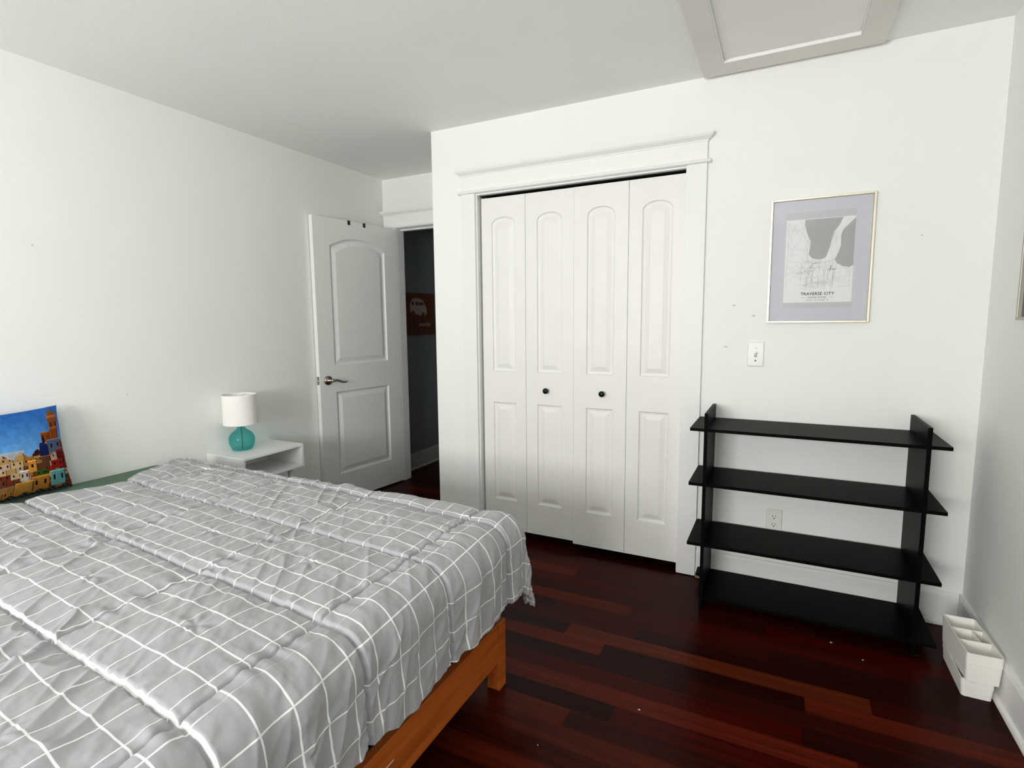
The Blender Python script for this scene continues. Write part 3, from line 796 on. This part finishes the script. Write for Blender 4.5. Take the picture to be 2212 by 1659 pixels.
# ------------------------------------------------------------------ nightstand and lamp
nx0, nx1, ny0, ny1, nz1 = XL+.0015, -2.602, 1.905, 2.322, .583
nh = .142; t = .016
e = empty('nightstand', (nx0, (ny0+ny1)/2, nz1-nh), 0, 'white open nightstand under the teal lamp', 'nightstand')
ly0, ly1, lx1 = -(ny1-ny0)/2, (ny1-ny0)/2, nx1-nx0
obj('top_panel', B(0, lx1, ly0, ly1, nh-t, nh), M_WHITE, e, .002)
obj('bottom_panel', B(0, lx1-.002, ly0+t+.0004, ly1-t-.0004, 0, t), M_WHITE, e, .002)
for y in (ly0, ly1-t): obj('side_panel', B(0, lx1-.001, y, y+t, 0, nh-t-.0004), M_WHITE, e, .002)
obj('back_panel', B(0, .006, ly0+t+.0004, ly1-t-.0004, t+.0004, nh-t-.0004), M_WHITE, e)
for lx in (.05, lx1-.07):
    for ly in (ly0+.05, ly1-.05):
        bm = bmesh.new(); lathe(bm, [(.009, -(nz1-nh)), (.015, -.0005)], (lx, ly, 0), 16); obj('leg', bm, M_WHITE, e, smooth=True)

e = empty('table_lamp', (-2.812, 2.062, nz1), 0, 'teal glass table lamp with white drum shade', 'lamp')
prof = [(.001, .001), (.044, .001), (.050, .004), (.054, .010), (.062, .025), (.067, .045), (.0675, .066), (.063, .083), (.052, .098), (.038, .109), (.026, .118), (.019, .127), (.0175, .138), (.0185, .147), (.020, .152)]
bm = bmesh.new(); lathe(bm, prof, n=48, cap=False)
o = obj('glass_base', bm, M_TEAL, e, smooth=True)
md = o.modifiers.new('thickness', 'SOLIDIFY'); md.thickness = .003; md.offset = -1
bm = bmesh.new(); tube(bm, [(0, 0, .004), (.001, .001, .06), (0, 0, .10), (0, 0, .176)], .0028, 8); obj('cord_rod', bm, M_STRAP, e)
bm = bmesh.new(); lathe(bm, [(.0165, .150), (.0165, .158), (.012, .160), (.012, .195)], n=24); obj('socket', bm, M_STRAP, e, smooth=True)
bm = bmesh.new()
R0, R1, za, zb = .094, .092, .151, .326
lathe(bm, [(R0-.0015, za), (R0, za), (R0, za+.004), (R1, zb-.004), (R1, zb), (R1-.0015, zb)], n=64, cap=False)
lathe(bm, [(R1-.0015, zb), (R0-.0015, za)], n=64, cap=False)
bmesh.ops.remove_doubles(bm, verts=bm.verts, dist=1e-5)
sh = obj('lamp_shade', bm, M_SHADE, e, smooth=True)
bm = bmesh.new()
for k in range(3):
    a = k*2.094; tube(bm, [(.012*math.cos(a), .012*math.sin(a), zb-.018), ((R1-.002)*math.cos(a), (R1-.002)*math.sin(a), zb-.006)], .0012, 6)
lathe(bm, [(.014, zb-.020), (.014, zb-.016)], n=20); obj('shade_ring', bm, M_STEEL, sh)

# ------------------------------------------------------------------ bed
BX1, BY1, BY0 = -.852, 1.624, .085
def build_bed():
    e = empty('bed_frame', (-1.87, .85, 0), 0, 'honey brown wooden platform bed frame', 'bed frame')
    X, Y = -1.87, .85
    pw = .050; zr0, zr1 = .108, .252
    for x in (BX1-pw, XL+.06):
        for y in (BY1-pw, BY0):
            obj('leg', B(x-X, x-X+pw, y-Y, y-Y+pw, 0, zr1), M_BED, e, .002)
    obj('foot_rail', B(BX1-.030-X, BX1-.004-X, BY0+pw+.0005-Y, BY1-pw-.0005-Y, zr0, zr1), M_BED, e, .0025)
    obj('head_rail', B(XL+.064-X, XL+.09-X, BY0+pw+.0005-Y, BY1-pw-.0005-Y, zr0, zr1), M_BED, e, .0025)
    for y in (BY0+.004, BY1-.030): obj('side_rail', B(XL+.06+pw+.0005-X, BX1-pw-.0005-X, y-Y, y+.026-Y, zr0, zr1), M_BEDX, e, .0025)
    for k in range(12):
        x = XL+.13+k*(BX1-XL-.24)/11
        obj('slat', B(x-.035-X, x+.035-X, BY0+.032-Y, BY1-.032-Y, .230, .250), M_BEDX, e)
    obj('rail_gouge', B(BX1-.0045-X, BX1-.0036-X, .97-Y, 1.00-Y, .185, .188), M_SCRAP, e)
    # mattress with green sheet
    bm = bmesh.new(); box(bm, XL+.012, -.884, BY0+.035, 1.640, .2535, .596)
    o = obj('mattress', bm, M_GREEN, None, .045, True, 5)
    tag(o, 'mattress in a sage green sheet under the grey comforter', 'mattress')
build_bed()

# value noise on numpy
def vnoise(x, y, seed=0):
    rs = np.random.RandomState(seed); T = rs.rand(256, 256)
    xi = np.floor(x).astype(int); yi = np.floor(y).astype(int); fx_ = x-xi; fy_ = y-yi
    sx = fx_*fx_*fx_*(fx_*(fx_*6-15)+10); sy = fy_*fy_*fy_*(fy_*(fy_*6-15)+10)
    g = lambda a, b: T[a % 256, b % 256]
    return ((g(xi, yi)*(1-sx)+g(xi+1, yi)*sx)*(1-sy)+(g(xi, yi+1)*(1-sx)+g(xi+1, yi+1)*sx)*sy)*2-1

def build_comforter():
    ZT, R = .616, .088
    XEg, YF, YN = -.905, 1.652, .075
    LD = .352                       # length of cloth past the edge, measured along the surface
    NU, NV = 760, 760
    uend = XEg+LD-.028
    s = np.linspace(0, 1, NU); v = np.linspace(YN-LD, YF+LD, NV)
    # head edge, wavy
    ey = [(-1, -2.70), (.6, -2.69), (.91, -2.665), (1.05, -2.64), (1.14, -2.615), (1.26, -2.585), (1.39, -2.64), (1.52, -2.71), (1.68, -2.775), (2.2, -2.80)]
    us = np.interp(v, [a for a, _ in ey], [b for _, b in ey])
    U = us[None, :]+(uend-us[None, :])*s[:, None]; V = np.repeat(v[None, :], NU, 0)
    # hem wobble
    hw = .010*vnoise(V*7, U*0+3, 5)+.006*vnoise(V*23, U*0+1, 6)
    U = U+hw*np.clip((U-XEg)/LD, 0, 1)**3
    V = V+.012*vnoise(U*8, V*0+2, 8)*np.clip((V-YF)/LD, 0, 1)**3
    def base(U, V):
        a = np.maximum(0, U-XEg); b = np.where(V > YF, V-YF, np.where(V < YN, V-YN, 0))
        r = np.hypot(a, b)+1e-9; q = np.minimum(r/R, math.pi/2)
        hor = R*np.sin(q); rd_ = r-.45*np.maximum(0, r-.37); drop = R*(1-np.cos(q))+np.maximum(0, rd_-R*math.pi/2)
        tt = np.clip((r-.10)/.30, 0, 1.4)
        ph = np.arctan2(np.abs(b), a)
        corner = np.sin(2*ph)**2*(a > 0)*(np.abs(b) > 0)
        hor = hor+corner*tt*(.044+.012*np.cos(ph*12+.4))
        hor = hor+(1-corner)*tt*.008
        X = np.minimum(U, XEg)+hor*a/r; Y = np.clip(V, YN, YF)+hor*b/r
        Z = ZT-drop
        return X, Y, Z, a, np.abs(b), r
    pv = V-.066*np.maximum(0, -.92-U)
    pu = U+.05*(V-.75)
    # seam distances
    def dist(x, seams):
        d = np.full_like(x, 9.); sd = np.full_like(x, 9.)
        for q in seams:
            t_ = x-q; k = np.abs(t_) < d; d = np.where(k, np.abs(t_), d); sd = np.where(k, t_, sd)
        return d, sd
    wob = .006*vnoise(U*6, V*2, 21)
    dl, sl = dist(pv+wob*.6, [-.555, -.2, .155, .512, .864, 1.219, 1.573, 1.93])
    top = np.clip(1-(U-(XEg-.02))/.03, 0, 1)
    du, su = dist(pu+.006*vnoise(V*7, U*2, 22), [-.935, -1.425, -1.93, -2.425])
    onfoot = np.clip((U-XEg)/.08, 0, 1); onside = np.clip((V-YF)/.08, 0, 1)
    h = .010*(1-np.exp(-dl/.055))*(1-.3*onfoot)
    h += .006*(1-np.exp(-du/.05))
    h -= .013*np.exp(-((sl+.003)/.0040)**2)
    h -= .012*np.exp(-(du/.0036)**2)
    # piped fold beside the lengthwise seams (one side stands proud)
    h += .0052*np.exp(-np.maximum(sl-.009, 0)/.07)*np.clip((sl+.001)/.006, 0, 1)
    h -= .0030*np.exp(np.minimum(sl, 0)/.05)*(sl < -.004)
    # puckers across seams
    h += .0046*np.exp(-dl/.022)*vnoise(pu*48, pv*6, 31)
    h += .0100*np.exp(-du/.028)*vnoise(pv*42, pu*7, 32)*(1+.6*vnoise(pv*11, pu*3, 39))
    # soft puffs and creases
    c1 = (pu*.80+pv*.60); c2 = (-pu*.60+pv*.80)
    h += .0050*vnoise(pu*6.5+3, pv*7.5, 33)+.0022*vnoise(pu*15, pv*17, 34)+.0011*vnoise(c1*45, c2*20, 61)+.0006*vnoise(c1*80, c2*60, 62)
    c1 = (pu*.80+pv*.60); c2 = (-pu*.60+pv*.80)
    rid = 1-np.abs(vnoise(c1*17, c2*4.2, 35))
    msk = np.clip(vnoise(pu*3.1+7, pv*2.7, 36)*1.5+.25, 0, 1)
    h += .0085*(rid**3-.35)*msk
    near = np.clip((.62-pv)/.25, 0, 1)
    rid2 = 1-np.abs(vnoise(c1*11+4, c2*2.6, 37))
    h += .012*(rid2**2.5-.35)*near
    # tuft dimples between the cross seams
    for tu in (-1.17, -1.66, -2.17):
        for tv in (.335, .69, 1.04, 1.395):
            rr = np.hypot(pu-tu, pv-tv)
            h -= .006*np.exp(-(rr/.012)**2)
            an = np.arctan2(pv-tv, pu-tu); h += .0018*np.cos(an*6+tu*9+tv*5)*np.exp(-((rr-.03)/.022)**2)
    for tu, tv in ((-.70, .69), (-.70, 1.04)):
        rr = np.hypot(U-tu, pv-tv); h -= .008*np.exp(-(rr/.010)**2)
    # creased patch beside the middle cross seam
    pat = np.exp(-((pu+1.40)/.13)**2)*(.55+.45*vnoise(pv*5+9, pu*2, 51))*np.clip((pv-.2)/.2, 0, 1)*np.clip((1.5-pv)/.2, 0, 1)
    h += .014*((1-np.abs(vnoise(c1*21+5, c2*5.5, 52)))**3-.3)*np.clip(pat, 0, 1)
    # hanging folds on the foot side and the far side
    fall = np.clip((U-XEg-.03)/.16, 0, 1)
    h += fall*(.0075*vnoise(pv*17+U*2.2, U*1.5, 41)+.0045*vnoise(pv*37+U*6, U*3, 42)+.006*(1-np.abs(vnoise(pv*13+U*5, U*1.2, 43)))**4)
    fs = np.clip((V-YF-.03)/.16, 0, 1)
    h += fs*(.0075*vnoise(pu*17, V*1.5, 44))
    X, Y, Z, a, b, r = base(U, V)
    h = np.maximum(h, -.007)
    # normals of the base surface by finite differences
    e_ = 1e-3
    Xa, Ya, Za = base(U+e_, V)[:3]; Xb, Yb, Zb = base(U, V+e_)[:3]
    ax, ay, az = Xa-X, Ya-Y, Za-Z; bx, by, bz = Xb-X, Yb-Y, Zb-Z
    nx = ay*bz-az*by; ny = az*bx-ax*bz; nz = ax*by-ay*bx
    ln = np.sqrt(nx*nx+ny*ny+nz*nz)+1e-12
    nx, ny, nz = nx/ln, ny/ln, nz/ln
    P = np.stack([X+nx*h, Y+ny*h, Z+nz*h], -1).reshape(-1, 3)
    # pattern coordinates in grid cells
    gu = np.where(U < -.895, (pu+.887)/.0785, (U+.895+.0*V)/.088+(.05*(V-.75)+.008)/.0785)
    gv = (pv-.592)/.0765
    me = bpy.data.meshes.new('comforter')
    idx = np.arange(NU*NV).reshape(NU, NV)
    F = np.stack([idx[:-1, :-1], idx[1:, :-1], idx[1:, 1:], idx[:-1, 1:]], -1).reshape(-1, 4)
    me.vertices.add(len(P)); me.vertices.foreach_set('co', P.astype(np.float32).ravel())
    me.loops.add(F.size); me.loops.foreach_set('vertex_index', F.ravel().astype(np.int32))
    me.polygons.add(len(F)); me.polygons.foreach_set('loop_start', np.arange(0, F.size, 4, dtype=np.int32))
    me.polygons.foreach_set('loop_total', np.full(len(F), 4, dtype=np.int32))
    me.update(calc_edges=True)
    uvl = me.uv_layers.new(name='grid')
    G = np.stack([gu.ravel(), gv.ravel()], -1)[F.ravel()]
    uvl.data.foreach_set('uv', G.astype(np.float32).ravel())
    me.polygons.foreach_set('use_smooth', np.ones(len(F), dtype=bool))
    me.materials.append(M_COMF); me.validate()
    o = bpy.data.objects.new('comforter', me); COL.objects.link(o)
    sd = o.modifiers.new('thickness', 'SOLIDIFY'); sd.thickness = .008; sd.offset = -1
    tag(o, 'grey quilted comforter with white grid lines on the bed', 'comforter')
    return o
build_comforter()

# ------------------------------------------------------------------ printed cushion
def build_cushion():
    N = 150; Wd, Ht, T = .42, .368, .070
    rs = random.Random(5)
    sky_t = (.13, .36, .66); sky_b = (.40, .64, .86)
    cols = [(.62, .40, .15), (.60, .36, .10), (.66, .52, .30), (.40, .16, .07), (.72, .62, .46), (.62, .42, .18), (.55, .40, .22), (.35, .20, .12), (.70, .60, .52), (.50, .15, .07)]
    houses = []
    # (u0,u1,w0,w1,colour): u along width 0..1 (right = 1), w up 0..1
    for row in range(9):
        w0 = .04+row*.066; u = -.02
        while u < 1.0:
            du_ = rs.uniform(.06, .13)
            houses.append((u, u+du_, w0, w0+rs.uniform(.07, .11), rs.choice(cols))); u += du_
    extra = [(.84, .95, .62, .90, (.52, .27, .13)), (.80, .93, .55, .76, (.55, .26, .05)), (.73, .82, .60, .72, (.50, .24, .04)), (.70, .76, .57, .66, (.16, .06, .16)),
             (.69, .78, .44, .58, (.03, .10, .33)), (.78, .95, .46, .62, (.33, .36, .46)), (.62, .70, .46, .54, (.22, .08, .06)), (.86, .97, .24, .48, (.36, .05, .05)),
             (.78, .93, .27, .37, (.55, .07, .04)), (.76, .92, .07, .25, (.35, .60, .60)), (.58, .75, .05, .22, (.60, .40, .14)), (.44, .60, .05, .19, (.62, .44, .17)),
             (.62, .74, .22, .28, (.16, .30, .06)), (.56, .64, .28, .42, (.76, .52, .20)), (.48, .56, .20, .32, (.74, .68, .62))]
    def colour(u, w_):
        edge = .60 if u > .93 else (.90 if u > .84 else (.72 if u > .73 else (.60 if u > .69 else .50+.035*math.sin(u*40))))
        if u > .84 and (u-.895)**2*40+(w_-.86)**2*12 < .12 and w_ > .8: edge = 1
        if w_ > edge:
            k = min(1, max(0, (w_-.5)/.5)); c = [sky_b[i]*(1-k)+sky_t[i]*k for i in range(3)]
            if w_ < .56 and u < .55: c = [.62, .66, .68]
            return c
        c = (.5, .3, .1); rect = None
        for h_ in houses:
            if h_[0] <= u < h_[1] and h_[2] <= w_ < h_[3]: c = h_[4]; rect = h_
        for h_ in extra:
            if h_[0] <= u < h_[1] and h_[2] <= w_ < h_[3]: c = h_[4]; rect = h_
        if w_ < .045+.015*math.sin(u*50): return (.10, .10, .09) if (int(u*60)+int(w_*90)) % 3 else (.35, .33, .30)
        if rect:
            fu = (u-rect[0])/(rect[1]-rect[0]); fw_ = (w_-rect[2])/(rect[3]-rect[2])
            n_ = 2 if rect[1]-rect[0] > .08 else 1
            cu = (fu*n_) % 1
            if .36 < cu < .60 and .36 < fw_ < .68 and int(rect[0]*97+rect[2]*61) % 3: return (.03, .025, .03)
            if fw_ > .9: return tuple(min(1, x*1.25+.05) for x in c)
            if fu > .93: return tuple(x*.45 for x in c)
        return c
    bm = bmesh.new(); cl = bm.loops.layers.color.new('print')
    def pos(i, j, side):
        u = i/N; w_ = j/N; a = 2*u-1; b = 2*w_-1
        pin_x = 1-.055*(1-b*b); pin_z = 1-.055*(1-a*a)
        t_ = T*((1-a**4)*(1-b**4))**.55*(.82+.18*math.cos(a*2)*math.cos(b*2))
        wr = .003*math.sin(a*17+b*9)*(abs(a)*abs(b))
        return (side*(t_+wr), a*Wd/2*pin_x, Ht/2+b*Ht/2*pin_z)
    grid = {}
    for side in (1, -1):
        for i in range(N+1):
            for j in range(N+1):
                bd = i in (0, N) or j in (0, N)
                if side == -1 and bd: grid[(side, i, j)] = grid[(1, i, j)]
                else: grid[(side, i, j)] = bm.verts.new(pos(i, j, side))
        for i in range(N):
            for j in range(N):
                vs = [grid[(side, i, j)], grid[(side, i+1, j)], grid[(side, i+1, j+1)], grid[(side, i, j+1)]]
                try: f = bm.faces.new(vs if side > 0 else vs[::-1])
                except ValueError: continue
                c = colour((i+.5)/N, (j+.5)/N) if side > 0 else sky_t
                for l in f.loops: l[cl] = (c[0], c[1], c[2], 1)
    o = obj('throw_cushion', bm, M_CUSH, smooth=True)
    o.location = (-2.785, 1.005, .600)
    o.rotation_euler = (0, math.radians(-8), math.radians(9))
    tag(o, 'cushion printed with colourful hillside town under blue sky', 'cushion')
build_cushion()

# ------------------------------------------------------------------ crumbs on the floor
for i, (x, y, r, lb) in enumerate(((.228, 2.422, .0045, 'tiny white paper scrap on floor nearest the black shelf'), (.329, 2.343, .004, 'tiny tan crumb on the floor below the shelf right end'),
                                   (-.383, 1.699, .004, 'tiny white crumb alone in the middle of the floor'), (-.629, 1.407, .0022, 'tiny white crumb on the floor nearest the bed'))):
    bm = bmesh.new(); rn = random.Random(i)
    pts = [(r*rn.uniform(.7, 1.2)*math.cos(a), r*.6*rn.uniform(.7, 1.2)*math.sin(a)) for a in [k*math.pi/3.5 for k in range(7)]]
    prism(bm, pts, 2, 0, .0012); o = obj('paper_scrap', bm, M_SCRAP)
    o.location = (x, y, .0002); tag(o, lb, 'scrap', 'crumbs on the floor')
